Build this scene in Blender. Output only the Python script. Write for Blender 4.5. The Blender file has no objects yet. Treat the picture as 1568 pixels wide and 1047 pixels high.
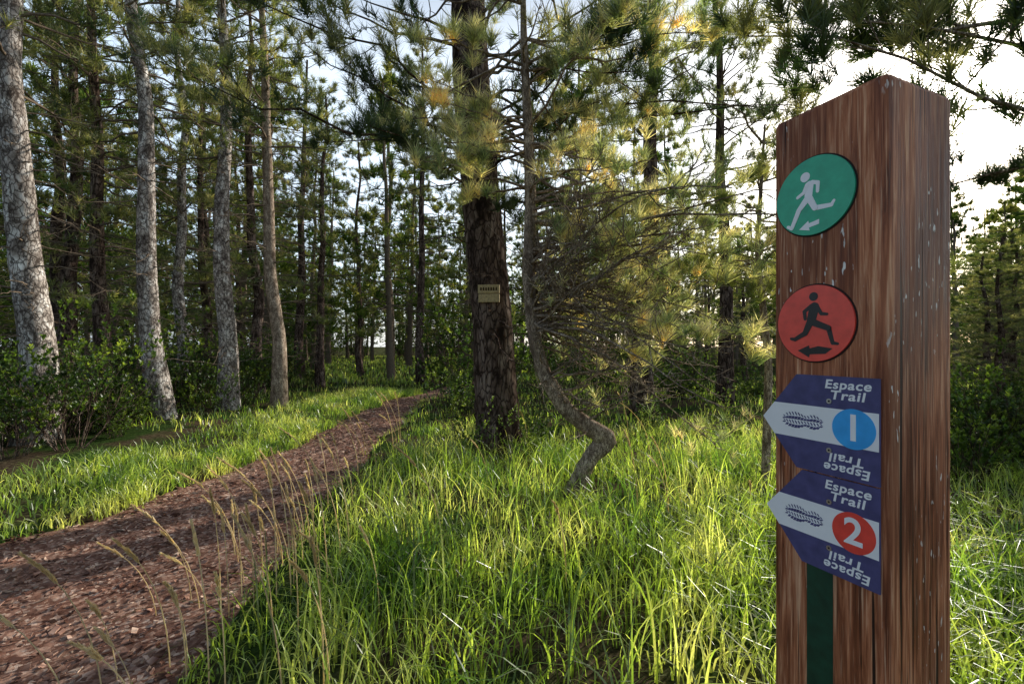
import bpy, bmesh, math, numpy as np
from mathutils import Vector, Matrix
rng = np.random.default_rng(7)
scene = bpy.context.scene
CAMZ = 1.15
SUN = np.array([0.987, 1.0, 0.543]); SUN = SUN/np.linalg.norm(SUN)

# ---------------------------------------------------------------- helpers
class MB:
    def __init__(s): s.v=[]; s.f=[]; s.m=[]; s.n=0
    def add(s, v, f, mat=0):
        v=np.asarray(v,float).reshape(-1,3); f=np.asarray(f,int)
        if len(f)==0: return
        s.v.append(v); s.f.append(f+s.n); s.m.append(np.full(len(f),mat)); s.n+=len(v)
    def mesh(s, name, mats, smooth=True):
        me=bpy.data.meshes.new(name)
        V=np.concatenate(s.v)
        loops=np.concatenate([f.ravel() for f in s.f])
        tot=np.concatenate([np.full(len(f),f.shape[1]) for f in s.f])
        st=np.concatenate([[0],np.cumsum(tot)[:-1]])
        mi=np.concatenate(s.m)
        me.vertices.add(len(V)); me.loops.add(len(loops)); me.polygons.add(len(tot))
        me.vertices.foreach_set("co",V.astype(np.float32).ravel())
        me.loops.foreach_set("vertex_index",loops.astype(np.int32))
        me.polygons.foreach_set("loop_start",st.astype(np.int32))
        me.polygons.foreach_set("material_index",mi.astype(np.int32))
        me.polygons.foreach_set("use_smooth",np.full(len(tot),smooth))
        for m in mats: me.materials.append(m)
        me.update(calc_edges=True); me.validate()
        return me
def obj(name, me, parent=None, loc=None):
    o=bpy.data.objects.new(name,me); scene.collection.objects.link(o)
    if parent: o.parent=parent
    if loc is not None: o.location=loc
    return o
def empty(name, loc=(0,0,0)):
    return obj(name,None,None,loc)
def nrm(a): return a/np.maximum(np.linalg.norm(a,axis=-1,keepdims=True),1e-9)

def tubes(mb,P,R,k,mat=0,ref=None,rn=None,cap=False):
    P=np.asarray(P,float); R=np.asarray(R,float)
    T,n,_=P.shape
    t=nrm(np.gradient(P,axis=1))
    if ref is None:
        m=nrm(t.mean(axis=1))
        rf=np.where(np.abs(m[:,2:3])>.8,np.array([[1.,0,0]]),np.array([[0,0,1.]]))[:,None,:]
    else: rf=np.array(ref,float)[None,None,:]
    a=nrm(np.cross(t,np.broadcast_to(rf,t.shape))); b=np.cross(t,a)
    an=np.arange(k)/k*2*np.pi
    rr=R[:,:,None]*(np.ones((1,1,k)) if rn is None else rn)
    ring=P[:,:,None,:]+rr[...,None]*(np.cos(an)[None,None,:,None]*a[:,:,None,:]+np.sin(an)[None,None,:,None]*b[:,:,None,:])
    ti=np.arange(T)[:,None,None]*n*k; ni=np.arange(n-1)[None,:,None]*k; ki=np.arange(k)[None,None,:]; k2=(ki+1)%k
    f=np.stack([ti+ni+ki,ti+ni+k2,ti+ni+k+k2,ti+ni+k+ki],-1).reshape(-1,4)
    mb.add(ring.reshape(-1,3),f,mat)

def tuft_template(K,L,w,rs,amin=15,amax=72,axis=.45):
    g=np.random.default_rng(rs)
    th=np.radians(g.uniform(amin,amax,K)); ph=g.uniform(0,2*np.pi,K)
    d=np.stack([np.sin(th)*np.cos(ph),np.sin(th)*np.sin(ph),np.cos(th)],-1)
    l=L*g.uniform(.7,1.1,K)[:,None]
    b=np.zeros((K,3)); b[:,2]=g.uniform(-axis,.1,K)*L
    s=nrm(np.cross(d,g.normal(size=(K,3))))*w/2
    v=np.stack([b-s,b+s,b+d*l],1).reshape(-1,3)
    f=np.arange(K*3).reshape(-1,3)
    return v,f
def place(mb,tpl,pos,dirs,scale,mat=1,g=rng):
    v,f=tpl; N=len(pos)
    if N==0: return
    z=nrm(dirs); r=g.normal(size=(N,3)); x=nrm(np.cross(z,r)); y=np.cross(z,x)
    M=np.stack([x,y,z],1)*np.asarray(scale).reshape(-1,1,1)   # N,3(axis),3
    W=np.einsum('vk,nkc->nvc',v,M)+pos[:,None,:]
    F=(f[None]+np.arange(N)[:,None,None]*len(v)).reshape(-1,f.shape[1])
    mb.add(W.reshape(-1,3),F,mat)

def branches(mb,O,D,L,r0,g,sag=-.1,ntw=10,twf=.35,ntuft=4,tpl=None,tscale=1.,bare=0.,leafstart=.35,sub=0,tmat=1,upturn=.25,rmin=.0018):
    O=np.asarray(O,float); D=nrm(np.asarray(D,float)); B=len(O); L=np.asarray(L,float); r0=np.broadcast_to(r0,(B,)).astype(float)
    n=8; t=np.linspace(0,1,n)
    wig=np.cumsum(g.normal(0,.022,(B,n,3)),axis=1); wig[:,0]=0
    sg=np.broadcast_to(sag,(B,))
    P=O[:,None]+D[:,None]*(L[:,None,None]*t[None,:,None])+wig*L[:,None,None]
    P[:,:,2]+=(sg*L)[:,None]*t[None]**2
    tubes(mb,P,np.maximum(r0[:,None]*(1-.82*t)[None],rmin),5,0)
    # twigs
    tt=g.uniform(leafstart,1,(B,ntw)); tt[:,0]=.98
    idx=tt*(n-1); i0=np.minimum(idx.astype(int),n-2); fr=(idx-i0)[...,None]
    bi=np.arange(B)[:,None]
    S=P[bi,i0]*(1-fr)+P[bi,i0+1]*fr
    tg=nrm(P[bi,i0+1]-P[bi,i0])
    side=nrm(g.normal(size=(B,ntw,3))*np.array([1,1,.55]))
    td=nrm(tg*g.uniform(.5,1.1,(B,ntw,1))+side*.9+np.array([0,0,.12]))
    td[:,0]=tg[:,0]
    tl=L[:,None]*twf*g.uniform(.4,1.1,(B,ntw))*(1.15-.7*tt)
    rt=r0[:,None]*(1-.82*tt)*.55
    def twig(S,td,tl,rt,nt,alive):
        N=len(S); m=5; q=np.linspace(0,1,m)
        w=np.cumsum(g.normal(0,.05,(N,m,3)),axis=1); w[:,0]=0
        Q=S[:,None]+td[:,None]*(tl[:,None,None]*q[None,:,None])+w*tl[:,None,None]
        Q[:,:,2]+=upturn*tl[:,None]*q[None]**2
        tubes(mb,Q,np.maximum(rt,rmin)[:,None]*(1-.6*q)[None],3,0)
        if nt and tpl is not None:
            u=g.uniform(.35,1,(N,nt)); u[:,0]=1
            ii=np.minimum((u*(m-1)).astype(int),m-2); ff=(u*(m-1)-ii)[...,None]; bb=np.arange(N)[:,None]
            pos=Q[bb,ii]*(1-ff)+Q[bb,ii+1]*ff; dr=nrm(Q[bb,ii+1]-Q[bb,ii]+np.array([0,0,.1]))
            k=alive[:,None]&np.ones((1,nt),bool)
            pos=pos[k]; dr=dr[k]
            h=g.integers(0,len(tpl),len(pos))
            for j,tp in enumerate(tpl):
                s=h==j
                place(mb,tp,pos[s],dr[s],tscale*g.uniform(.75,1.2,s.sum()),tmat,g)
        return Q
    alive=(g.random((B,1))>bare)&(g.random((B,ntw))>.12)
    S=S.reshape(-1,3); td=td.reshape(-1,3); tl=tl.ravel(); rt=rt.ravel(); alive=alive.ravel()
    Q=twig(S,td,tl,rt,ntuft,alive)
    for _ in range(sub):
        j=g.integers(1,4,len(Q)); S2=Q[np.arange(len(Q)),j]
        d2=nrm(td+g.normal(size=td.shape)*.8)
        twig(S2,d2,tl*g.uniform(.3,.7,len(Q)),rt*.6,ntuft,alive)
    return P

# ---------------------------------------------------------------- materials
def newmat(name):
    m=bpy.data.materials.new(name); m.use_nodes=True; nt=m.node_tree; nt.nodes.clear()
    out=nt.nodes.new('ShaderNodeOutputMaterial'); return m,nt,out
def N(nt,t,**k):
    n=nt.nodes.new(t)
    for a,b in k.items():
        if a in n.inputs.keys(): n.inputs[a].default_value=b
        else: setattr(n,a,b)
    return n
def ramp(nt,fac,stops,interp='LINEAR'):
    r=nt.nodes.new('ShaderNodeValToRGB'); cr=r.color_ramp; cr.interpolation=interp
    while len(cr.elements)<len(stops): cr.elements.new(.5)
    for e,(p,c) in zip(cr.elements,stops):
        e.position=p; e.color=(c[0],c[1],c[2],1) if hasattr(c,'__len__') else (c,c,c,1)
    nt.links.new(fac,r.inputs[0]); return r.outputs[0]
def coords(nt,scale=(1,1,1),kind='Object',rot=(0,0,0)):
    tc=nt.nodes.new('ShaderNodeTexCoord'); mp=nt.nodes.new('ShaderNodeMapping')
    mp.inputs['Scale'].default_value=scale; mp.inputs['Rotation'].default_value=rot
    nt.links.new(tc.outputs[kind],mp.inputs[0]); return mp.outputs[0]
def noise(nt,vec,scale,detail=4,rough=.55,dist=0):
    n=N(nt,'ShaderNodeTexNoise',Scale=scale,Detail=detail,Roughness=rough,Distortion=dist)
    nt.links.new(vec,n.inputs['Vector']); return n.outputs['Fac']
def mixc(nt,f,a,b,mode='MIX'):
    m=nt.nodes.new('ShaderNodeMix'); m.data_type='RGBA'; m.blend_type=mode
    for s,x in ((0,f),(6,a),(7,b)):
        if hasattr(x,'is_linked'): nt.links.new(x,m.inputs[s])
        elif s==0: m.inputs[0].default_value=x
        else: m.inputs[s].default_value=(x[0],x[1],x[2],1)
    return m.outputs[2]
def math_(nt,op,a,b=None,clamp=False,c=None):
    m=nt.nodes.new('ShaderNodeMath'); m.operation=op; m.use_clamp=clamp
    for i,x in enumerate((a,b,c)):
        if x is None: continue
        if hasattr(x,'is_linked'): nt.links.new(x,m.inputs[i])
        else: m.inputs[i].default_value=x
    return m.outputs[0]

def foliage(name,c1,c2,c3,scale=2.,trans=.45,gloss=.06,rough=.45,tboost=1.4,lo=.5,hi=1.5,det=1):
    m,nt,out=newmat(name)
    f=noise(nt,coords(nt),scale,det)
    col=ramp(nt,f,[(.35,c1),(.52,c2),(.68,c3)])
    geo=nt.nodes.new('ShaderNodeNewGeometry')
    oi=nt.nodes.new('ShaderNodeObjectInfo')
    r=math_(nt,'MULTIPLY_ADD',geo.outputs['Random Per Island'],hi-lo,False,lo)
    r2=math_(nt,'MULTIPLY_ADD',oi.outputs['Random'],.5,False,.75)
    r=math_(nt,'MULTIPLY',r,r2)
    vm=nt.nodes.new('ShaderNodeVectorMath'); vm.operation='SCALE'
    nt.links.new(col,vm.inputs[0]); nt.links.new(r,vm.inputs['Scale'])
    sh=nt.nodes.new('ShaderNodeBsdfDiffuse'); nt.links.new(vm.outputs[0],sh.inputs[0]); sh=sh.outputs[0]
    if trans>0:
        tr=nt.nodes.new('ShaderNodeBsdfTranslucent')
        v2=nt.nodes.new('ShaderNodeVectorMath'); v2.operation='MULTIPLY'
        v2.inputs[1].default_value=(tboost*1.15,tboost*1.1,tboost*.6)
        nt.links.new(vm.outputs[0],v2.inputs[0]); nt.links.new(v2.outputs[0],tr.inputs[0])
        mx=nt.nodes.new('ShaderNodeMixShader'); mx.inputs[0].default_value=trans
        nt.links.new(sh,mx.inputs[1]); nt.links.new(tr.outputs[0],mx.inputs[2]); sh=mx.outputs[0]
    if gloss>0:
        gl=nt.nodes.new('ShaderNodeBsdfGlossy'); gl.inputs['Roughness'].default_value=rough
        mx=nt.nodes.new('ShaderNodeMixShader'); mx.inputs[0].default_value=gloss
        nt.links.new(sh,mx.inputs[1]); nt.links.new(gl.outputs[0],mx.inputs[2]); sh=mx.outputs[0]
    nt.links.new(sh,out.inputs[0]); return m

def bark(name,dark,mid,light,sc=18,zs=.35,bump=.5,blot=.6):
    m,nt,out=newmat(name)
    c=coords(nt,(1,1,zs))
    n1=noise(nt,c,sc*.5,5,.65,.6)
    n0=noise(nt,coords(nt,(1,1,.5)),2.6,4,.6)
    vo=N(nt,'ShaderNodeTexVoronoi',Scale=sc,feature='DISTANCE_TO_EDGE')
    add=nt.nodes.new('ShaderNodeVectorMath'); add.operation='ADD'
    nn=N(nt,'ShaderNodeTexNoise',Scale=sc*.6,Detail=3.); nt.links.new(c,nn.inputs['Vector'])
    sc_=nt.nodes.new('ShaderNodeVectorMath'); sc_.operation='SCALE'; sc_.inputs['Scale'].default_value=.12
    nt.links.new(nn.outputs['Color'],sc_.inputs[0]); nt.links.new(c,add.inputs[0]); nt.links.new(sc_.outputs[0],add.inputs[1])
    nt.links.new(add.outputs[0],vo.inputs['Vector'])
    e=ramp(nt,vo.outputs['Distance'],[(0,0),(.14,1)])
    col=ramp(nt,n1,[(.34,dark),(.50,mid),(.68,light)])
    col=mixc(nt,e,dark,col)
    col=mixc(nt,ramp(nt,n0,[(.42,0),(.64,blot)]),col,dark)
    p=N(nt,'ShaderNodeBsdfDiffuse')
    nt.links.new(col,p.inputs['Color'])
    h=math_(nt,'ADD',e,math_(nt,'MULTIPLY',n1,.6))
    b=N(nt,'ShaderNodeBump',Strength=bump,Distance=.006); nt.links.new(h,b.inputs['Height']); nt.links.new(b.outputs[0],p.inputs['Normal'])
    nt.links.new(p.outputs[0],out.inputs[0]); return m
def plain(name,c,rough=.4,spec=.5,metal=0,var=.12):
    m,nt,out=newmat(name)
    f=noise(nt,coords(nt),60,3)
    col=ramp(nt,f,[(.3,[x*(1-var) for x in c]),(.7,[min(1,x*(1+var)) for x in c])])
    if rough>=.9: p=N(nt,'ShaderNodeBsdfDiffuse'); nt.links.new(col,p.inputs['Color'])
    else:
        p=N(nt,'ShaderNodeBsdfPrincipled',Roughness=rough,Metallic=metal); p.inputs['Specular IOR Level'].default_value=spec
        nt.links.new(col,p.inputs['Base Color'])
    nt.links.new(p.outputs[0],out.inputs[0]); return m

M_need=foliage('pine_needles',(.065,.11,.03),(.18,.21,.065),(.46,.43,.20),3.,.5,.06)
M_need_g=foliage('pine_needles_green',(.022,.05,.016),(.065,.10,.03),(.26,.26,.11),2.,.45,.06)
M_need_tan=foliage('pine_needles_old',(.15,.21,.09),(.40,.41,.21),(.72,.62,.40),5.,.48,.10,lo=.3,hi=1.9)
M_far=foliage('far_needles',(.04,.08,.018),(.09,.14,.035),(.30,.30,.10),.8,.5,0)
M_grass=foliage('grass_blades',(.07,.15,.02),(.23,.32,.05),(.55,.57,.20),2.2,.52,.08,.38,tboost=1.75,lo=.3,hi=1.8,det=2)
M_leaf=foliage('shrub_leaves',(.025,.055,.010),(.07,.12,.018),(.25,.32,.05),1.5,.5,.05,tboost=1.9)
M_dry=foliage('dry_grass',(.62,.50,.32),(.74,.62,.44),(.85,.76,.56),3.,.4,0,lo=.8,hi=1.2)
M_bark=bark('bark_dark',(.022,.015,.012),(.13,.088,.068),(.34,.26,.21),blot=.35)
M_barkL=bark('bark_light',(.055,.042,.035),(.44,.38,.33),(.92,.88,.82),20,.55,blot=.5)
M_barkS=bark('bark_small',(.10,.07,.05),(.40,.31,.23),(.72,.60,.46),40,.4,.4,.4)
M_twig=plain('twig_bark',(.17,.13,.095),.9,.1,0,.5)

# ---------------------------------------------------------------- terrain
PY=[-4,1.5,1.9,2.6,3.5,4.5,6.9,9.5,12,16,17]
PR=[-.5,-1.0,-1.15,-1.28,-1.35,-1.45,-1.6,-1.85,-1.35,.2,.6]
PL=[-3.6,-3.5,-3.45,-3.3,-2.98,-2.75,-2.6,-2.65,-2.3,-1.0,.5]
def pr(y): return np.interp(y,PY,PR)+.05*np.sin(3.1*y)+.03*np.sin(7.3*y)
def pl(y): return np.interp(y,PY,PL)+.06*np.sin(2.3*y+1)+.03*np.sin(6.1*y)
def h0(x,y):
    return .05*np.sin(.7*x+1)*np.sin(.5*y+.4)+.025*np.sin(1.9*x+.8*y)+.012*np.sin(5.1*x+2)*np.sin(4.3*y)
def inpath(x,y,m=0.): return (x>pl(y)-m)&(x<pr(y)+m)&(y<16.5)
def hpath(x,y):
    return h0(x,y)-.03
def hground(x,y):
    ins=np.clip(np.minimum(x-pl(y),pr(y)-x)/.15,0,1)*(y<16.5)
    return h0(x,y)-.08*ins
m,nt,out=newmat('forest_floor')
c=coords(nt); f=noise(nt,c,1.3,5,.6); f2=noise(nt,c,28,4,.7)
a=ramp(nt,f2,[(.3,(.022,.015,.010)),(.55,(.09,.065,.04)),(.75,(.2,.15,.09))])
b_=ramp(nt,f2,[(.3,(.012,.024,.006)),(.6,(.045,.075,.02)),(.8,(.10,.14,.04))])
col=mixc(nt,ramp(nt,f,[(.42,0),(.56,1)]),a,b_)
p=N(nt,'ShaderNodeBsdfDiffuse')
nt.links.new(col,p.inputs['Color'])
bp=N(nt,'ShaderNodeBump',Strength=.6,Distance=.015); nt.links.new(f2,bp.inputs['Height']); nt.links.new(bp.outputs[0],p.inputs['Normal'])
nt.links.new(p.outputs[0],out.inputs[0]); M_ground=m
def axis(lo,hi,near,step):
    a=list(np.arange(-near,near+step,step)); s=step
    while a[-1]<hi: s*=1.25; a.append(a[-1]+s)
    s=step
    while a[0]>lo: s*=1.25; a.insert(0,a[0]-s)
    return np.array(a)
gx=axis(-600,600,8,.12); gy=axis(-600,600,14,.12)
X,Y=np.meshgrid(gx,gy); Z=hground(X,Y)
mb=MB(); nx=len(gx); ny=len(gy)
i=np.arange(ny-1)[:,None]*nx+np.arange(nx-1)[None]
mb.add(np.stack([X,Y,Z],-1),np.stack([i,i+1,i+nx+1,i+nx],-1).reshape(-1,4))
obj('ground',mb.mesh('ground',[M_ground]))

m,nt,out=newmat('path_dirt')
c=coords(nt); 
v=N(nt,'ShaderNodeTexVoronoi',Scale=60.); v.inputs['Randomness'].default_value=1; nt.links.new(c,v.inputs['Vector'])
f2=noise(nt,c,16,6,.7); f3=noise(nt,c,1.5,3)
sep=nt.nodes.new('ShaderNodeSeparateColor'); nt.links.new(v.outputs['Color'],sep.inputs[0])
a=ramp(nt,sep.outputs[0],[(.0,(.11,.047,.032)),(.4,(.28,.14,.098)),(.8,(.54,.33,.24)),(1,(.80,.60,.47))])
col=mixc(nt,ramp(nt,f2,[(.38,.0),(.62,.8)]),a,(.13,.062,.044))
col=mixc(nt,ramp(nt,f3,[(.4,0),(.7,.45)]),col,(.40,.25,.18))
p=N(nt,'ShaderNodeBsdfDiffuse')
nt.links.new(col,p.inputs['Color'])
bp=N(nt,'ShaderNodeBump',Strength=.7,Distance=.012); nt.links.new(math_(nt,'ADD',f2,sep.outputs[0]),bp.inputs['Height']); nt.links.new(bp.outputs[0],p.inputs['Normal'])
nt.links.new(p.outputs[0],out.inputs[0]); M_path=m
ys=np.concatenate([np.arange(-4,16.5,.06)]); us=np.linspace(0,1,36)
YY,UU=np.meshgrid(ys,us,indexing='ij')
XX=pl(YY)-.12+UU*(pr(YY)-pl(YY)+.24)
edge=np.clip(np.minimum(XX-pl(YY)+.12,pr(YY)+.12-XX)/.2,0,1)
ZZ=hpath(XX,YY)-.06*(1-edge)+.012*rng.normal(size=XX.shape)*edge*.4
mb=MB(); i=np.arange(len(ys)-1)[:,None]*36+np.arange(35)[None]
mb.add(np.stack([XX,YY,ZZ],-1),np.stack([i,i+1,i+37,i+36],-1).reshape(-1,4))
path=obj('dirt_path',mb.mesh('dirt_path',[M_path]))
M_chip=foliage('bark_chips',(.13,.062,.045),(.29,.165,.12),(.58,.42,.32),9.,.0,0,lo=.4,hi=1.7)
n=9000; y=1.2+ (rng.random(n)**1.6)*9; x=pl(y)+rng.random(n)*(pr(y)-pl(y))
ln=rng.uniform(.004,.015,n)*rng.choice([1,1,1,1.8],n); wd=ln*rng.uniform(.25,.7,n); an=rng.uniform(0,6.28,n)
d=np.stack([np.cos(an),np.sin(an),rng.normal(0,.25,n)],-1)*ln[:,None]; s=np.stack([-np.sin(an),np.cos(an),rng.normal(0,.3,n)],-1)*wd[:,None]
c0=np.stack([x,y,hpath(x,y)+.006+rng.random(n)*.005],-1)
up=np.array([0,0,.004])
V=np.stack([c0-d-s*.6,c0-d*.5+s,c0+d+s*.3,c0+d*.6-s],1)
mb=MB(); V2=np.concatenate([V,V-up],1)
b0=np.arange(n)[:,None]*8
F=np.concatenate([b0+np.array(q) for q in ([0,3,2,1],[0,1,5,4],[1,2,6,5],[2,3,7,6],[3,0,4,7])])
mb.add(V2.reshape(-1,3),F)
obj('wood_chips',mb.mesh('wood_chips',[M_chip],False),path)

# ---------------------------------------------------------------- grass
def blades(mb,x,y,h,w,seg,mat,g,lean=.45):
    n=len(x); an=g.uniform(0,2*np.pi,n); la=g.uniform(0,2*np.pi,n); le=h*lean*g.uniform(.2,1.6,n)
    z=hground(x,y); t=np.linspace(0,1,seg+1)
    base=np.stack([x,y,z-.01],-1)
    ld=np.stack([np.cos(la),np.sin(la),np.zeros(n)],-1)
    sd=np.stack([np.cos(an),np.sin(an),np.zeros(n)],-1)
    C=base[:,None]+ld[:,None]*(le[:,None]*t[None]**2)[...,None]
    C[:,:,2]+=h[:,None]*(t-.22*t**3)[None] - (le*.35)[:,None]*t[None]**3
    wt=(w[:,None]*(1-t**1.6)[None]*.5+.0003)[...,None]
    L=C-sd[:,None]*wt; R=C+sd[:,None]*wt
    V=np.stack([L,R],2).reshape(n,-1,3)
    b=np.arange(n)[:,None,None]*(2*(seg+1)); k=np.arange(seg)[None,:,None]*2
    F=(b+k+np.array([0,1,3,2])[None,None]).reshape(-1,4)
    mb.add(V.reshape(-1,3),F,mat)
def clumpy(x,y,g):
    return .5+.5*np.sin(2.3*x+1.1*np.sin(1.7*y))*np.sin(2.9*y+1.3*np.sin(2.1*x))
mbg=MB()
g=np.random.default_rng(3)
n=44000; y=.7+5.6*g.random(n)**1.1; x=-1.4+g.random(n)*(1.2+1.1*y+1.6)
k=(x>pr(y)+.02-.16*g.random(n)); cl=clumpy(x,y,g); k&=(g.random(n)<.3+.7*cl)
x,y,cl=x[k],y[k],cl[k]
edge=np.clip((x-pr(y))/.45,.3,1)
h=(.11+.27*g.random(len(x))**1.3)*(.6+.65*cl)*edge
blades(mbg,x,y,h,g.uniform(.0035,.009,len(x)),4,0,g,.65)
n=2000; y=1.1+3.8*g.random(n); x=-1.2+g.random(n)*3.6; k=x>pr(y)+.05; x,y=x[k],y[k]
blades(mbg,x,y,g.uniform(.30,.58,len(x)),g.uniform(.004,.009,len(x)),6,0,g,.6)
# sparse tufts straying onto both path edges
n=1600; y=1.3+9*g.random(n); sd_=g.random(n)<.5; x=np.where(sd_,pl(y)+.25*g.random(n)**2,pr(y)-.25*g.random(n)**2)
blades(mbg,x,y,g.uniform(.06,.16,n),g.uniform(.004,.008,n),3,0,g,.8)
n=20000; y=1.5+10*g.random(n)**1.2; x=pl(y)+.08-1.5*g.random(n)**1.4; cl=clumpy(x,y,g)
k=g.random(n)<.3+.7*cl; x,y,cl=x[k],y[k],cl[k]
blades(mbg,x,y,g.uniform(.1,.28,len(x))*(.6+.7*cl),g.uniform(.005,.011,len(x)),3,0,g,.7)
n=24000; y=6+11*g.random(n)**1.2; x=-9+g.random(n)*23; k=(~inpath(x,y,.0))&(g.random(n)<.2+.8*clumpy(x*.6,y*.6,g)); x,y=x[k],y[k]
blades(mbg,x,y,g.uniform(.1,.3,len(x)),g.uniform(.010,.018,len(x)),2,0,g,.5)
n=14000; y=14+36*g.random(n); x=-y*.6+g.random(n)*y*.9; k=~inpath(x,y); x,y=x[k],y[k]
blades(mbg,x,y,g.uniform(.15,.4,len(x)),g.uniform(.03,.06,len(x)),2,0,g,.5)
obj('grass',mbg.mesh('grass',[M_grass],False))

# dry stalks with seed heads
mbd=MB(); g=np.random.default_rng(11)
n=84; y=np.concatenate([1.3+1.4*g.random(42),2.0+3.4*g.random(42)]); x=pr(y)+g.normal(.02,.22,n)
x[36:42]=pl(y[36:42])-.3; x[72:]=g.uniform(-.6,2.,12)
H=g.uniform(.35,.76,n); t=np.linspace(0,1,8); la=g.uniform(2.2,4.4,n); le=H*g.uniform(.05,.55,n)
P=np.stack([x,y,hground(x,y)],-1)[:,None]+np.stack([np.cos(la),np.sin(la),np.zeros(n)],-1)[:,None]*(le[:,None]*t**2)[...,None]
P[:,:,2]+=H[:,None]*(t-.15*t**3)
tubes(mbd,P,np.full((n,8),.0025)*(1.2-.6*t),4,0)
sp=tuft_template(7,.024,.009,5,8,26,.2)
for j in range(18):
    u=.78+.22*j/17; i0=int(min(u*7,6)); f_=u*7-i0
    pos=P[:,i0]*(1-f_)+P[:,i0+1]*f_; dr=nrm(P[:,i0+1]-P[:,i0])
    place(mbd,sp,pos,dr,g.uniform(.8,1.3,n)*(1.1-.4*j/17),0,g)
obj('dry_grass_stalks',mbd.mesh('dry_grass_stalks',[M_dry]))

# ---------------------------------------------------------------- trees
TP_near=[tuft_template(28,.11,.0042,s) for s in (1,2,3)]
TP_mid=[tuft_template(13,.16,.011,s) for s in (4,5)]
TP_far=[tuft_template(8,.32,.04,s,15,85) for s in (6,7)]
def trunk(mb,pts,rad,k,g,mat=0,ref=(0,1,0),rough=.05,n=70):
    pts=np.array(pts,float); rad=np.array(rad,float)
    d=np.concatenate([[0],np.cumsum(np.linalg.norm(np.diff(pts,axis=0),axis=1))]); q=np.linspace(0,d[-1],n)
    P=np.stack([np.interp(q,d,pts[:,j]) for j in range(3)],-1); 
    for _ in range(2): P[1:-1]=(P[:-2]+2*P[1:-1]+P[2:])/4
    R=np.interp(q,d,rad)
    an=np.arange(k)/k*2*np.pi
    rn=1+rough*np.sin(an*3+1.3)[None]*np.sin(q*1.7)[:,None]+g.normal(0,rough*.4,(n,k))
    tubes(mb,P[None],R[None],k,mat,ref,rn[None])
    return P,R
def pine(name,base,top,H,r,seed,crown=2.6,nb=80,Lm=1.9,bm=None,nm=None,tpl=None,ts=1.,dead=22,ntw=9,ntuft=4,k=14,bareprob=.12,bend=.05,sag=-.12):
    g=np.random.default_rng(seed); mb=MB()
    b=np.array([base[0],base[1],-.08+float(h0(base[0],base[1]))]); tp=np.array([top[0],top[1],H])
    t=np.linspace(0,1,9); pts=b+(tp-b)*t[:,None]; pts[1:-1,:2]+=g.normal(0,bend,(7,2))
    rad=r*(1-.8*t); rad[0]*=1.25
    P,R=trunk(mb,pts,rad,k,g,mat=2)
    o=np.array([base[0],base[1],0.]); 
    def at(z):
        i=np.clip(np.searchsorted(P[:,2],z)-1,0,len(P)-2); f=((z-P[i,2])/(P[i+1,2]-P[i,2]))[:,None]
        return P[i]*(1-f)+P[i+1]*f
    z=crown+(H-crown)*g.random(nb)**.9*.98; az=g.uniform(0,6.28,nb); rel=(z-crown)/(H-crown)
    L=Lm*(1.05-.8*rel)*g.uniform(.6,1.15,nb)
    D=np.stack([np.cos(az),np.sin(az),.05+.5*rel+g.normal(0,.12,nb)],-1)
    branches(mb,at(z),D,L,.012+.010*(1-rel),g,sag,ntw,.38,ntuft,tpl,ts,bareprob)
    if dead:
        z=.9+(crown-.9)*g.random(dead); az=g.uniform(0,6.28,dead)
        branches(mb,at(z),np.stack([np.cos(az),np.sin(az),g.normal(.0,.15,dead)],-1),Lm*.65*g.uniform(.3,1,dead),.011,g,-.15,6,.4,0,None,rmin=.003)
    for i in range(len(mb.v)): mb.v[i]=mb.v[i]-o
    return mb.mesh(name,[M_twig,nm,bm]),o
heroes=[ # base, top(xy), H, r, seed, bark, crown, nb
 ((-5.75,5.5),(-6.25,5.5),9,.19,21,M_barkL,4.0,50),
 ((-5.35,7.0),(-6.1,7.0),10,.155,22,M_barkL,4.4,60),
 ((-5.05,8.1),(-5.3,8.2),10,.16,23,M_barkL,4.6,60),
 ((-4.35,8.5),(-4.8,8.5),10,.13,24,M_barkS,4.6,60),
 ((-7.2,10.),(-7.4,10.),10,.13,25,M_barkL,2.4,75),
 ((2.35,8.2),(2.6,8.2),10,.19,26,M_bark,3.3,62),
 ((4.25,9.1),(4.2,9.3),9.5,.15,27,M_bark,3.8,56),
 ((-2.9,14.5),(-2.9,14.7),11,.14,28,M_bark,3.5,70),
]
for b,t_,H,r,s,bm,cr,nb_ in heroes:
    me,o=pine('pine_tree',b,t_,H,r,s,cr,nb_,1.8,bm,M_need,TP_mid,1.,34)
    obj('pine_tree',me,None,o)

# main trunk, centre
g=np.random.default_rng(40); mb=MB()
P,R=trunk(mb,[(-.13,4.8,-.1),(-.14,4.8,.3),(-.2,4.82,1.4),(-.33,4.85,2.6),(-.42,4.85,3.8),(-.48,4.9,5.2),(-.5,4.9,8.5)],[.29,.235,.21,.2,.2,.17,.05],28,g,rough=.05,n=110)
def at(z): return np.stack([np.interp(z,P[:,2],P[:,j]) for j in range(3)],-1)
nb=50; z=3.5+5*g.random(nb); az=g.uniform(0,6.28,nb); rel=(z-3.5)/5
branches(mb,at(z),np.stack([np.cos(az),np.sin(az),.1+.3*rel],-1),2.2*(1.05-.7*rel)*g.uniform(.6,1.1,nb),.02,g,-.12,11,.36,4,TP_mid,.8,.1)
z=np.array([2.95,2.75,2.5,2.9,3.2,3.05,3.5,3.6,3.3,3.7,3.4]); 
Dd=np.array([[-2.05,-1.55,.10],[-.9,-1.9,.1],[.9,-1.,.1],[1.6,-.9,.45],[-1.5,.2,.3],[-1.6,-.8,.9],[1.2,-1.5,-.1],[.6,-1.6,-.15],[2,-.6,.1],[-1.2,-1.6,-.1],[2.2,-1.5,.05]])
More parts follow.
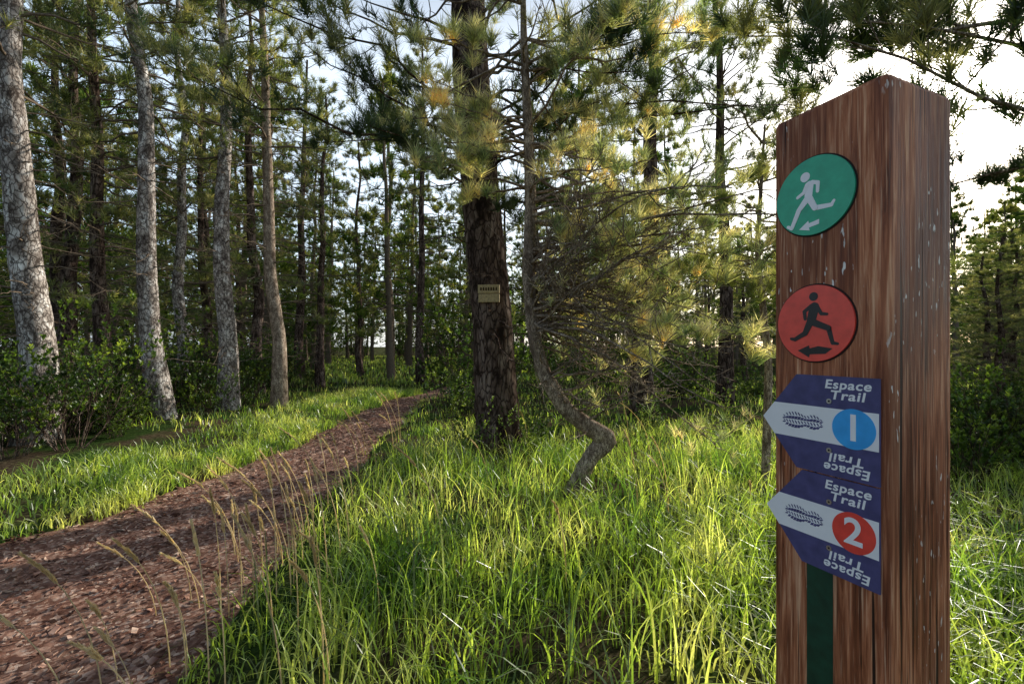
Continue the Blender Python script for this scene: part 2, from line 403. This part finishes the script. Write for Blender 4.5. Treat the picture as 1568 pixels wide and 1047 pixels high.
branches(mb,at(z),Dd,np.array([2.85,1.7,1.3,1.9,1.8,1.8,2.3,2.2,2.6,2.4,2.9]),.018,g,np.array([.02,-.12,-.1,-.05,-.1,-.1,-.12,-.12,-.1,-.1,-.08]),18,.28,3,TP_near,1.3,.0,.25,1,rmin=.003)
z=1.2+2.4*g.random(30); az=g.uniform(0,6.28,30)
branches(mb,at(z),np.stack([np.cos(az),np.sin(az),g.normal(0,.15,30)],-1),g.uniform(.4,1.3,30),.010,g,-.15,6,.4,0,None,rmin=.003)
obj('pine_tree',mb.mesh('pine_tree',[M_bark,M_need_g]))

# crooked small pine in front
g=np.random.default_rng(45); mb=MB()
pts=[(.45,3.5,-.06),(.50,3.5,.1),(.60,3.47,.31),(.74,3.45,.45),(.60,3.43,.53),(.40,3.42,.68),(.25,3.45,.93),(.17,3.45,1.2),(.12,3.45,1.69),(.14,3.47,2.19),(.12,3.45,2.78),(.09,3.45,3.47),(.08,3.45,4.2)]
rd=[.10,.068,.06,.082,.064,.058,.054,.05,.047,.044,.037,.027,.012]
P,R=trunk(mb,pts,rd,14,g,rough=.08,n=110)
zz=P[:,2]
def pk(n,z0,z1): 
    c=np.where((zz>z0)&(zz<z1)&(np.arange(110)>36))[0]; return g.choice(c,n)
i=pk(34,.85,2.7); az=g.uniform(-.95,.75,34)
branches(mb,P[i],np.stack([np.cos(az),np.sin(az),g.normal(.02,.22,34)],-1),g.uniform(.75,1.75,34),.013,g,-.12,7,.30,2,TP_near,1.12,.15,.35,1,rmin=.003)
i=pk(9,2.0,2.9); az=g.uniform(2.4,4.2,9)
branches(mb,P[i],np.stack([np.cos(az),np.sin(az),g.normal(.15,.15,9)],-1),g.uniform(.5,1.0,9),.012,g,-.1,7,.30,2,TP_near,1.1,.1,.35,1,rmin=.003)
i=pk(26,2.6,4.1); az=g.uniform(0,6.28,26)
branches(mb,P[i],np.stack([np.cos(az),np.sin(az),g.normal(.1,.2,26)],-1),g.uniform(.5,1.4,26),.012,g,-.08,8,.33,3,TP_near,1.1,.15,.3,1,rmin=.003)
# brown twig tangle
i=pk(46,.6,1.9); az=g.uniform(-1.1,.7,46)
branches(mb,P[i],np.stack([np.cos(az),np.sin(az),g.uniform(-.35,.8,46)],-1),g.uniform(.6,1.5,46),.012,g,-.2,15,.42,1,TP_near,.9,.7,.15,1,rmin=.004)
i=g.integers(18,34,16); az=g.uniform(-2.6,.6,16)
branches(mb,P[i],np.stack([np.cos(az),np.sin(az),g.uniform(.0,.8,16)],-1),g.uniform(.3,.8,16),.009,g,-.1,9,.42,0,None,rmin=.0035)
obj('crooked_pine_tree',mb.mesh('crooked_pine_tree',[M_barkS,M_need_tan]))

# pine whose boughs overhang the post from the right (trunk out of view)
g=np.random.default_rng(42); mb=MB()
P,R=trunk(mb,[(3.3,1.9,-.1),(3.3,1.9,1.5),(3.35,1.9,3.),(3.4,1.95,5.5)],[.16,.12,.1,.03],16,g)
O=np.array([[3.3,1.9,1.95],[3.3,1.9,2.4],[3.32,1.9,2.6],[3.34,1.9,2.9],[3.3,1.95,2.2],[3.3,1.9,2.7]])
T=np.array([[1.12,1.62,2.3],[1.5,1.75,2.6],[1.25,2.1,2.75],[1.9,2.6,3.1],[2.6,3.0,2.3],[.7,1.9,2.75]])
branches(mb,O,T-O,np.linalg.norm(T-O,axis=1),.016,g,np.array([-.03,-.03,0,0,-.1,-.02]),18,.24,4,TP_near,1.1,.0,.4,1)
i=g.integers(30,66,20); az=g.uniform(-2.2,1.2,20)
branches(mb,P[i],np.stack([np.cos(az),np.sin(az),.4+0*az],-1),g.uniform(.5,1.2,20),.012,g,-.1,10,.35,3,TP_near,1.,.1)
obj('pine_tree',mb.mesh('pine_tree',[M_barkS,M_need_g]))

# young pine left of / behind the post
g=np.random.default_rng(43); mb=MB()
P,R=trunk(mb,[(2.0,3.6,-.05),(2.03,3.6,1.),(1.95,3.62,1.9),(2.0,3.6,2.9)],[.035,.03,.022,.008],8,g,n=40)
i=g.integers(21,39,28); az=g.uniform(0,6.28,28)
branches(mb,P[i],np.stack([np.cos(az),np.sin(az),.2+0*az],-1),g.uniform(.35,1.1,28),.009,g,-.05,8,.33,3,TP_near,1.05,.1,rmin=.003)
obj('young_pine_tree',mb.mesh('young_pine_tree',[M_barkS,M_need]))

mids=[]
for s,cr in ((61,2.2),(62,2.8),(63,1.8)):
    me,o=pine('forest_pine',(0,0),(.2,.1),9.5,.14,s,cr,75,1.9,M_bark,M_need,TP_mid,1.1,20,ntw=7,ntuft=3,k=10); mids.append(me)
g=np.random.default_rng(50)
def hlimit(x,y):
    a=(x+y)*.707; p=(x-y)*.707
    if -10.5<p<2.6 and a>2: return .6+max(0,a-2.5)*.29
    return 99
mid_pos=[(-8.6,7.2),(-9.2,9.5),(-6.4,11.5),(-8.8,13),(-11,11),(-5.4,12.8),(-7.2,15.5),(-12,15),(-10.5,17.5),(-13.5,8),(-5.8,17.5),(-7.8,8.6),(-10.6,8.2),(-9.9,5.6),(-7.9,11.8),
 (5.9,11.5),(4.0,14.5),(7.6,12.8),(-1.2,17.5),(9.,8.2),(8.2,5.6),(12,9),(6.6,15.5),(2.7,17.5),(.9,18.5),(-.2,20),
 (6.3,6.0),(5.5,5.1),(7.4,6.9),(8.6,8.0),(6.9,6.3),
 # unseen wood behind and right of the viewer, added to dim the sky light
 (3.5,-2.5),(5.5,-5),(2,-6),(7,-1),(6.5,2.0),(9,-4),(4.5,-8.5),(.5,-9),(9.5,1.5),(7.5,-8),(12,-2),(11,4)]
for (x,y) in mid_pos:
    Hl=hlimit(x,y); sc=min(g.uniform(.85,1.15),Hl/9.5)
    if sc<.2: continue
    o=obj('pine_tree',mids[g.integers(3)],None,(x,y,float(h0(x,y))-.05)); o.rotation_euler=(0,0,g.uniform(0,6.28)); o.scale=(max(sc,.6 if sc>.3 else .4),)*2+(sc,)
fars=[]
for s in (71,72,73):
    me,o=pine('distant_pine',(0,0),(.3,.1),11,.14,s,2.2,75,2.1,M_twig,M_far,TP_far,1.,8,ntw=4,ntuft=3,k=7); fars.append(me)
fe=empty('distant_forest'); cnt=0
pts=[]
for _ in range(9000):
    y=16+46*g.random()**.9; x=g.uniform(-1.4,1.5)*y
    if -.40*y+0<x<-.28*y and y<30: continue
    if y<20 and -4<x<1: continue
    dmin=2.2+.030*y
    if any((x-a)**2+(y-b)**2<dmin*dmin for a,b in pts): continue
    pts.append((x,y))
    if len(pts)>=340: break
for x,y in pts:
    Hl=hlimit(x,y); sc=min(g.uniform(.85,1.25),Hl*g.uniform(.85,1.08)/11)
    if sc<.3: continue
    o=obj('tree_%d'%cnt,fars[g.integers(3)],fe,(x,y,-.05)); cnt+=1
    o.rotation_euler=(0,0,g.uniform(0,6.28)); w=max(sc,.75); o.scale=(w,w,sc)

# ---------------------------------------------------------------- shrubs
def shrub(seed,h=1.4,r=.75,nt_=3,ls=.028,nst=22):
    g=np.random.default_rng(seed); mb=MB()
    az=g.uniform(0,6.28,nst); o=np.stack([.1*np.cos(az),.1*np.sin(az),np.zeros(nst)],-1)
    D=np.stack([np.cos(az)*g.uniform(.1,.8,nst),np.sin(az)*g.uniform(.1,.8,nst),np.ones(nst)],-1)
    L=h*g.uniform(.4,1.1,nst)
    v=np.array([[0,0,0],[.32,.45,.08],[0,1,0],[-.32,.45,.08]])*ls*2.
    q=[]
    for j in range(5):
        th=g.uniform(.2,1.4); ph=g.uniform(0,6.28); c,s=math.cos(ph),math.sin(ph)
        ct,st=math.cos(th),math.sin(th)
        w=np.stack([v[:,0],v[:,1]*st-v[:,2]*ct,v[:,1]*ct+v[:,2]*st],-1)
        w=np.stack([w[:,0]*c-w[:,1]*s,w[:,0]*s+w[:,1]*c,w[:,2]+g.uniform(-1,0)*ls*1.5],-1)
        q.append(w)
    tv=np.concatenate(q); tf=np.arange(20).reshape(5,4)
    branches(mb,o,D,L,.006,g,-.1,8,.42,nt_,[(tv,tf)],1.,.1,.2)
    return mb.mesh('shrub',[M_bark,M_leaf],False)
shr=[shrub(81),shrub(82,1.7,.8),shrub(83,1.0)]
us_=empty('undergrowth'); g=np.random.default_rng(90); c_=0
def putshrub(x,y,s,v=None,sz=None):
    global c_
    o=obj('shrub_%d'%c_,shr[g.integers(3) if v is None else v],us_,(x,y,float(h0(x,y))-.03)); c_+=1
    o.rotation_euler=(0,0,g.uniform(0,6.28)); o.scale=(s,s,s*(sz or 1))
for _ in range(56):
    y=g.uniform(5.0,14); x=-3.9-abs(g.normal(0,2.2))-.14*y
    putshrub(x,y,g.uniform(.45,1.0))
for _ in range(14): putshrub(g.uniform(-6.6,-4.9),g.uniform(4.6,6.6),g.uniform(.45,.75))
for _ in range(24):
    y=g.uniform(9.5,18); x=g.uniform(-.1,1.2)*y
    putshrub(x,y,g.uniform(.5,.95))
for _ in range(18):
    y=g.uniform(3.6,8); x=y*g.uniform(1.,1.3); putshrub(x,y,g.uniform(.4,.8))
for _ in range(120):
    y=g.uniform(18,50); x=g.uniform(-1.3,1.4)*y
    if -.43*y<x<-.24*y and y<40: continue
    putshrub(x,y,g.uniform(1.1,2.5))
for _ in range(30):
    y=g.uniform(36,62); x=-y*g.uniform(.1,.5); putshrub(x,y,g.uniform(2,3))
for x,y,s in ((-1.0,6.9,.6),(-.7,7.6,.8),(.3,5.9,.45),(-.2,6.4,.5),(1.0,5.6,.4),(1.9,6.2,.45),(2.6,5.4,.35),(-.35,4.45,.35),(.15,4.55,.42),(3.0,6.6,.45),(3.4,4.6,.35),(-2.2,13.5,1.4),(-1.4,13,1.5),(-.9,9,1.1),(-.3,10,1.3),(.6,9.5,.9)): putshrub(x,y,s)

# ---------------------------------------------------------------- post
C=Vector((.454,.55,CAMZ)); u=Vector((-.3994,.9168,0)).normalized(); v_=Vector((.9168,.3994,0)).normalized()
FR=Matrix(((-u.x,0,-v_.x,C.x),(-u.y,0,-v_.y,C.y),(0,1,0,C.z),(0,0,0,1)))   # local x right along face, y up, z outwards
m,nt,out=newmat('stained_wood')
c=coords(nt,(1,.045,1)); c2=coords(nt,(1,.3,1)); c3=coords(nt,(1,.02,1))
g1=noise(nt,c,160,6,.65,.8); g2=noise(nt,c,38,4,.6,1.2); g3=noise(nt,c2,9,3); g4=noise(nt,c3,420,3,.6)
f=math_(nt,'ADD',math_(nt,'MULTIPLY',g1,.5),math_(nt,'MULTIPLY',g2,.5))
col=ramp(nt,f,[(.37,(.06,.016,.008)),(.46,(.29,.088,.037)),(.54,(.54,.20,.092)),(.64,(.88,.50,.29))])
col=mixc(nt,ramp(nt,g3,[(.42,0),(.66,.7)]),col,(.12,.034,.016))
fine=ramp(nt,g4,[(.57,0),(.69,.55)]); col=mixc(nt,fine,col,(.90,.58,.37))
cs=coords(nt,(1,.25,1)); sp=noise(nt,cs,170,2,.5); sp2=noise(nt,coords(nt,(1,.35,1)),14,2)
k=math_(nt,'MULTIPLY',ramp(nt,sp,[(.66,0),(.69,1)]),ramp(nt,sp2,[(.5,0),(.58,1)]))
col=mixc(nt,k,col,(.92,.87,.8))
cr=noise(nt,coords(nt,(1,.012,1)),90,2,.5,.3); crk=ramp(nt,cr,[(.345,1),(.37,0)])
col=mixc(nt,crk,col,(.03,.012,.007))
kv=N(nt,'ShaderNodeTexVoronoi',Scale=5.); nt.links.new(coords(nt,(1.6,.8,1.6)),kv.inputs['Vector'])
kn=ramp(nt,kv.outputs['Distance'],[(.035,1),(.075,.6),(.095,0)]); col=mixc(nt,kn,col,(.06,.02,.01))
p=N(nt,'ShaderNodeBsdfPrincipled',Roughness=.42); p.inputs['Specular IOR Level'].default_value=.3
nt.links.new(ramp(nt,g2,[(.3,.4),(.7,.7)]),p.inputs['Roughness'])
nt.links.new(col,p.inputs['Base Color'])
hh=math_(nt,'SUBTRACT',math_(nt,'ADD',f,math_(nt,'MULTIPLY',k,.6)),math_(nt,'MULTIPLY',crk,.8))
bp=N(nt,'ShaderNodeBump',Strength=.6,Distance=.004); nt.links.new(hh,bp.inputs['Height']); nt.links.new(bp.outputs[0],p.inputs['Normal'])
nt.links.new(p.outputs[0],out.inputs[0]); M_wood=m
pe=empty('wooden_signpost'); pe.matrix_world=FR
bm=bmesh.new()
bmesh.ops.create_cube(bm,size=1)
for vv in bm.verts:
    vv.co.x=-.15 if vv.co.x<0 else 0; vv.co.z=-.15 if vv.co.z<0 else 0; vv.co.y=-1.4 if vv.co.y<0 else .334
vert=[e for e in bm.edges if abs(e.verts[0].co.y-e.verts[1].co.y)>1]
bmesh.ops.bevel(bm,geom=vert,offset=.010,segments=3,affect='EDGES',profile=.5)
topE=[e for e in bm.edges if all(w.co.y>.33 for w in e.verts)]
bmesh.ops.bevel(bm,geom=topE,offset=.008,segments=2,affect='EDGES',profile=.5)
me=bpy.data.meshes.new('post_body'); bm.to_mesh(me); bm.free(); me.materials.append(M_wood)
for q in me.polygons: q.use_smooth=False
obj('post_body',me,pe)

def prism(name,pts,z0,z1,mat,parent):
    bm=bmesh.new(); a=[bm.verts.new((x,y,z1)) for x,y in pts]; f=bm.faces.new(a)
    bm.normal_update()
    if f.normal.z<0: f.normal_flip()
    if z1>z0:
        r=bmesh.ops.extrude_face_region(bm,geom=[f])
        for e in r['geom']:
            if isinstance(e,bmesh.types.BMVert): e.co.z=z0
    bmesh.ops.recalc_face_normals(bm,faces=bm.faces)
    me=bpy.data.meshes.new(name); bm.to_mesh(me); bm.free(); me.materials.append(mat)
    return obj(name,me,parent)
def disc(name,cx,cy,r,z0,z1,mat,parent,n=64):
    return prism(name,[(cx+r*math.cos(i/n*2*math.pi),cy+r*math.sin(i/n*2*math.pi)) for i in range(n)],z0,z1,mat,parent)
def capsule(p,q,w0,w1,n=8):
    p=np.array(p,float); q=np.array(q,float); a=math.atan2(*(q-p)[::-1])
    L=[]
    for i in range(n+1):
        t=a+math.pi/2+math.pi*i/n; L.append(tuple(p+w0*np.array([math.cos(t),math.sin(t)])))
    for i in range(n+1):
        t=a-math.pi/2+math.pi*i/n; L.append(tuple(q+w1*np.array([math.cos(t),math.sin(t)])))
    return L
M_green=plain('green_plastic',(.035,.46,.26),.35); M_red=plain('red_plastic',(.92,.09,.06),.35)
M_white=plain('white_print',(.95,.95,.96),.35,var=.02); M_black=plain('black_print',(.012,.012,.014),.35)
M_navy=plain('navy_print',(.09,.085,.21),.35,.3,var=.18); M_blue=plain('blue_print',(.05,.42,.95),.3); M_red2=plain('red_print',(.92,.08,.055),.3)
M_metal=plain('screw_metal',(.55,.55,.55),.35,metal=1); M_rim=plain('dark_groove',(.02,.009,.006),.8)
M_dgreen=plain('dark_green_paint',(.006,.05,.028),.45,var=.3)
prism('green_paint_strip',[(-.098,-1.12),(-.063,-1.12),(-.063,-.29),(-.098,-.29)],0,.0006,M_dgreen,pe)

def figure(parent,cx,cy,R,strokes,head,arrow,mat):
    z=.0034; k=0
    for s in strokes:
        for (a,b,w0,w1) in s:
            pts=[(cx+x*R,cy+y*R) for x,y in capsule(a,b,w0,w1)]
            prism('figure_part_%d'%k,pts,z,z+.00012*(k%9)+.0001,mat,parent); k+=1
    disc('figure_head',cx+head[0]*R,cy+head[1]*R,head[2]*R,z,z+.0003,mat,parent,24)
    prism('direction_arrow',[(cx+x*R,cy+y*R) for x,y in arrow],z,z+.0003,mat,parent)
e1=empty('round_trail_sign'); e1.matrix_world=FR
cx,cy,R=-.0877,.2076,.0535
disc('groove',cx,cy,R+.0022,-.001,.0007,M_rim,e1); disc('plate',cx,cy,R,.0,.0033,M_green,e1)
figure(e1,cx,cy,R,[
 [((-.09,.30),(-.12,.0),.11,.10)],
 [((-.02,.36),(.13,.30),.05,.05),((.13,.30),(.12,.08),.05,.04)],
 [((-.15,.33),(-.24,.14),.05,.045),((-.24,.14),(-.40,.06),.045,.04)],
 [((-.15,-.05),(-.36,-.28),.085,.065),((-.36,-.28),(-.56,-.72),.065,.05),((-.56,-.72),(-.66,-.66),.05,.04)],
 [((-.08,-.05),(.06,-.33),.085,.07),((.06,-.33),(.46,-.36),.065,.05),((.46,-.36),(.52,-.27),.045,.035)]],
 (-.2,.54,.125),[(-.36,-.80),(-.12,-.62),(-.10,-.69),(.16,-.64),(.16,-.76),(-.10,-.80),(-.08,-.88)],M_white)
e2=empty('round_trail_sign'); e2.matrix_world=FR
cx,cy,R=-.0868,.0315,.0525
disc('groove',cx,cy,R+.0022,-.001,.0007,M_rim,e2); disc('plate',cx,cy,R,.0,.0033,M_red,e2)
figure(e2,cx,cy,R,[
 [((.02,.42),(-.06,.08),.13,.12)],
 [((-.06,.46),(-.24,.32),.05,.05),((-.24,.32),(-.22,.12),.05,.04)],
 [((.1,.42),(.20,.24),.05,.045),((.20,.24),(.34,.22),.045,.035)],
 [((-.10,.0),(-.22,-.26),.09,.07),((-.22,-.26),(-.50,-.42),.065,.05),((-.50,-.42),(-.60,-.40),.05,.035)],
 [((.0,.02),(.38,-.14),.09,.07),((.38,-.14),(.48,-.52),.065,.05),((.48,-.52),(.60,-.54),.045,.035)]],
 (.0,.70,.115),[(-.42,-.72),(-.12,-.58),(-.10,-.66),(.12,-.60),(.48,-.66),(.30,-.80),(-.10,-.82),(-.12,-.90)],M_black)

def text(name,s,x,y,z,size,mat,parent,rot=0,bold=.02,shear=0.,sx=1.,sp=1.):
    cu=bpy.data.curves.new(name,'FONT'); cu.body=s; cu.size=size; cu.align_x='CENTER'; cu.align_y='CENTER'
    cu.offset=bold*size; cu.shear=shear; cu.extrude=.00015; cu.space_character=sp; cu.materials.append(mat)
    o=bpy.data.objects.new(name,cu); scene.collection.objects.link(o); o.parent=parent
    o.location=(x,y,z); o.rotation_euler=(0,0,rot); o.scale=(sx,1,1); return o
def arrow_sign(top,bot,sh,tip,num,ncol):
    e=empty('arrow_trail_sign'); e.matrix_world=FR
    r=-.0065; mid=(top+bot)/2; zt=.0035
    prism('plate',[(r,top),(-sh,top),(-tip,mid),(-sh,bot),(r,bot)],.001,zt,M_navy,e)
    bh=.0235; k=(tip-sh)/(top-mid)
    xb=-tip+bh*k
    prism('white_band',[(r-.0008,mid+bh),(xb,mid+bh),(-tip,mid),(xb,mid-bh),(r-.0008,mid-bh)],zt,zt+.0003,M_white,e)
    disc('number_disc',-.036,mid,.0258,zt+.0003,zt+.0007,ncol,e)
    text('number',num,-.036,mid,zt+.0009,.047,M_white,e,0,.02)
    for (w,yy,rt) in (('Espace',top-.0112,0),('Trail',top-.0252,0),('Trail',bot+.0252,math.pi),('Espace',bot+.0112,math.pi)):
        text('lettering',w,-.044,yy,zt+.0002,.0165,M_white,e,rt,.022,.15,1.15 if w=='Espace' else 1.25,1.10)
    mbp=MB(); L0=-.131; L1=-.074
    if tip<.16: L0+=.004
    cells=13; vs=[]
    for i in range(cells):
        t=(i+.5)/cells
        wdt=.0125*(1.0-.38*math.exp(-((t-.60)/.13)**2))
        wdt*=min(1,math.sqrt(max(0.05,1-abs(2*t-1)**3)))
        xx=L0+(L1-L0)*t; nn=4
        for j in range(nn):
            yc=mid+.001+wdt*(-1+2*(j+.5)/nn); hw=(L1-L0)/cells*.34; hh_=wdt/nn*.74; sk=.0016*(1 if j%2 else -1)
            vs.append([(xx-hw+sk,yc-hh_,zt+.0006),(xx+hw+sk*.4,yc-hh_,zt+.0006),(xx+hw-sk,yc+hh_,zt+.0006),(xx-hw-sk*.4,yc+hh_,zt+.0006)])
    mbp.add(np.array(vs).reshape(-1,3),np.arange(len(vs)*4).reshape(-1,4))
    obj('shoe_print',mbp.mesh('shoe_print',[M_navy],False),e)
    for yy in (top-.0335,bot+.0335):
        disc('screw',-.0655,yy,.0034,zt,zt+.0016,M_metal,e,24)
        disc('screw_socket',-.0655,yy,.0013,zt+.0016,zt+.0018,M_black,e,12)
    return e
arrow_sign(-.040,-.1725,.111,.163,'1',M_blue)
arrow_sign(-.1745,-.303,.103,.157,'2',M_red2)

M_plank=plain('weathered_plank',(.42,.32,.16),.8,var=.3)
e=empty('tree_sign',(-.235,4.6,1.68)); e.rotation_euler=(0,0,-.1)
def box(name,x0,x1,y0,y1,z0,z1,mat,parent):
    bm=bmesh.new(); bmesh.ops.create_cube(bm,size=1)
    for w in bm.verts: w.co=Vector(((x0+x1)/2+w.co.x*(x1-x0),(y0+y1)/2+w.co.y*(y1-y0),(z0+z1)/2+w.co.z*(z1-z0)))
    bmesh.ops.bevel(bm,geom=bm.edges[:],offset=.003,segments=1,affect='EDGES')
    me=bpy.data.meshes.new(name); bm.to_mesh(me); bm.free(); me.materials.append(mat); return obj(name,me,parent)
box('upper_board',-.11,.11,-.012,.012,.003,.09,M_plank,e); box('lower_board',-.105,.11,-.012,.012,-.088,-.003,M_plank,e)
box('nail_strip',-.012,.012,.012,.03,-.08,.08,M_bark,e)
M_br=plain('burnt_letters',(.06,.04,.02),.9)
for j in range(7): box('letter_mark',-.085+j*.026,-.07+j*.026,-.016,-.0125,.03,.062,M_br,e)

# ---------------------------------------------------------------- light, sky, camera
w=bpy.data.worlds.new("World"); scene.world=w; w.use_nodes=True; nt=w.node_tree
bg=nt.nodes['Background']; outw=nt.nodes['World Output']
sky=nt.nodes.new('ShaderNodeTexSky'); sky.sky_type='NISHITA'; sky.sun_disc=False
sky.sun_elevation=math.asin(SUN[2]); sky.sun_rotation=math.atan2(SUN[0],SUN[1]); sky.dust_density=1.5; sky.air_density=1.0
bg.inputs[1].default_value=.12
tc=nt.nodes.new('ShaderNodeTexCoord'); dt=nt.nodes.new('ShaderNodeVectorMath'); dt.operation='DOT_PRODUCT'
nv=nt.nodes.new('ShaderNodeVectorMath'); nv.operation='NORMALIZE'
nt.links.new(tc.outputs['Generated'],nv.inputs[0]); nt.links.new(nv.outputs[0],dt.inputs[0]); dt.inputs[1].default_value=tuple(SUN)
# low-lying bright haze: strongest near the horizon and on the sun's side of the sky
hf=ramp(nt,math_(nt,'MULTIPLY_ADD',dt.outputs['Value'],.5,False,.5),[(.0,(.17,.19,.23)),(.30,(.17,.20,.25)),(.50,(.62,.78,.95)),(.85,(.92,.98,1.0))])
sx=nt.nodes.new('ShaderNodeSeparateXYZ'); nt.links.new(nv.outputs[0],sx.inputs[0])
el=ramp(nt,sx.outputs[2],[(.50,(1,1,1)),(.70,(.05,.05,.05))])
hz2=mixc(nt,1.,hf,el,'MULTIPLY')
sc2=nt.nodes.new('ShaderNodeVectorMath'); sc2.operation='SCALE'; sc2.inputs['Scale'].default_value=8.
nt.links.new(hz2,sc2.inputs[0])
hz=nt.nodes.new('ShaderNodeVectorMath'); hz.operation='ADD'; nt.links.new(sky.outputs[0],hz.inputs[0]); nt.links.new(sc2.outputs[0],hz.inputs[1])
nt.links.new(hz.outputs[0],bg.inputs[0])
d=math_(nt,'MAXIMUM',dt.outputs['Value'],0)
gsum=math_(nt,'ADD',math_(nt,'MULTIPLY',math_(nt,'POWER',d,300),5.),math_(nt,'MULTIPLY',math_(nt,'POWER',d,40),1.))
bg2=nt.nodes.new('ShaderNodeBackground'); bg2.inputs[0].default_value=(1,.97,.9,1); nt.links.new(gsum,bg2.inputs[1])
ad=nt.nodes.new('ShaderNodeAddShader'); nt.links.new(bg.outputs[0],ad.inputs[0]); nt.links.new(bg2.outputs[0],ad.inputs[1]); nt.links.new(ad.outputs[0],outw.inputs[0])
l=bpy.data.lights.new('sun','SUN'); l.energy=5; l.angle=math.radians(.5); l.color=(1,.94,.84)
lo=bpy.data.objects.new('sun',l); scene.collection.objects.link(lo); lo.rotation_euler=Vector(SUN).to_track_quat('Z','Y').to_euler(); lo.location=(10,10,8)
cam=bpy.data.cameras.new('camera'); cam.lens=16; cam.sensor_width=36; cam.clip_start=.02; cam.clip_end=2000; cam.shift_y=.004
co=bpy.data.objects.new('camera',cam); scene.collection.objects.link(co); co.location=(0,0,CAMZ); co.rotation_euler=(math.radians(90),0,0)
scene.camera=co
scene.view_settings.view_transform='Standard'; scene.view_settings.look='None'; scene.view_settings.exposure=0
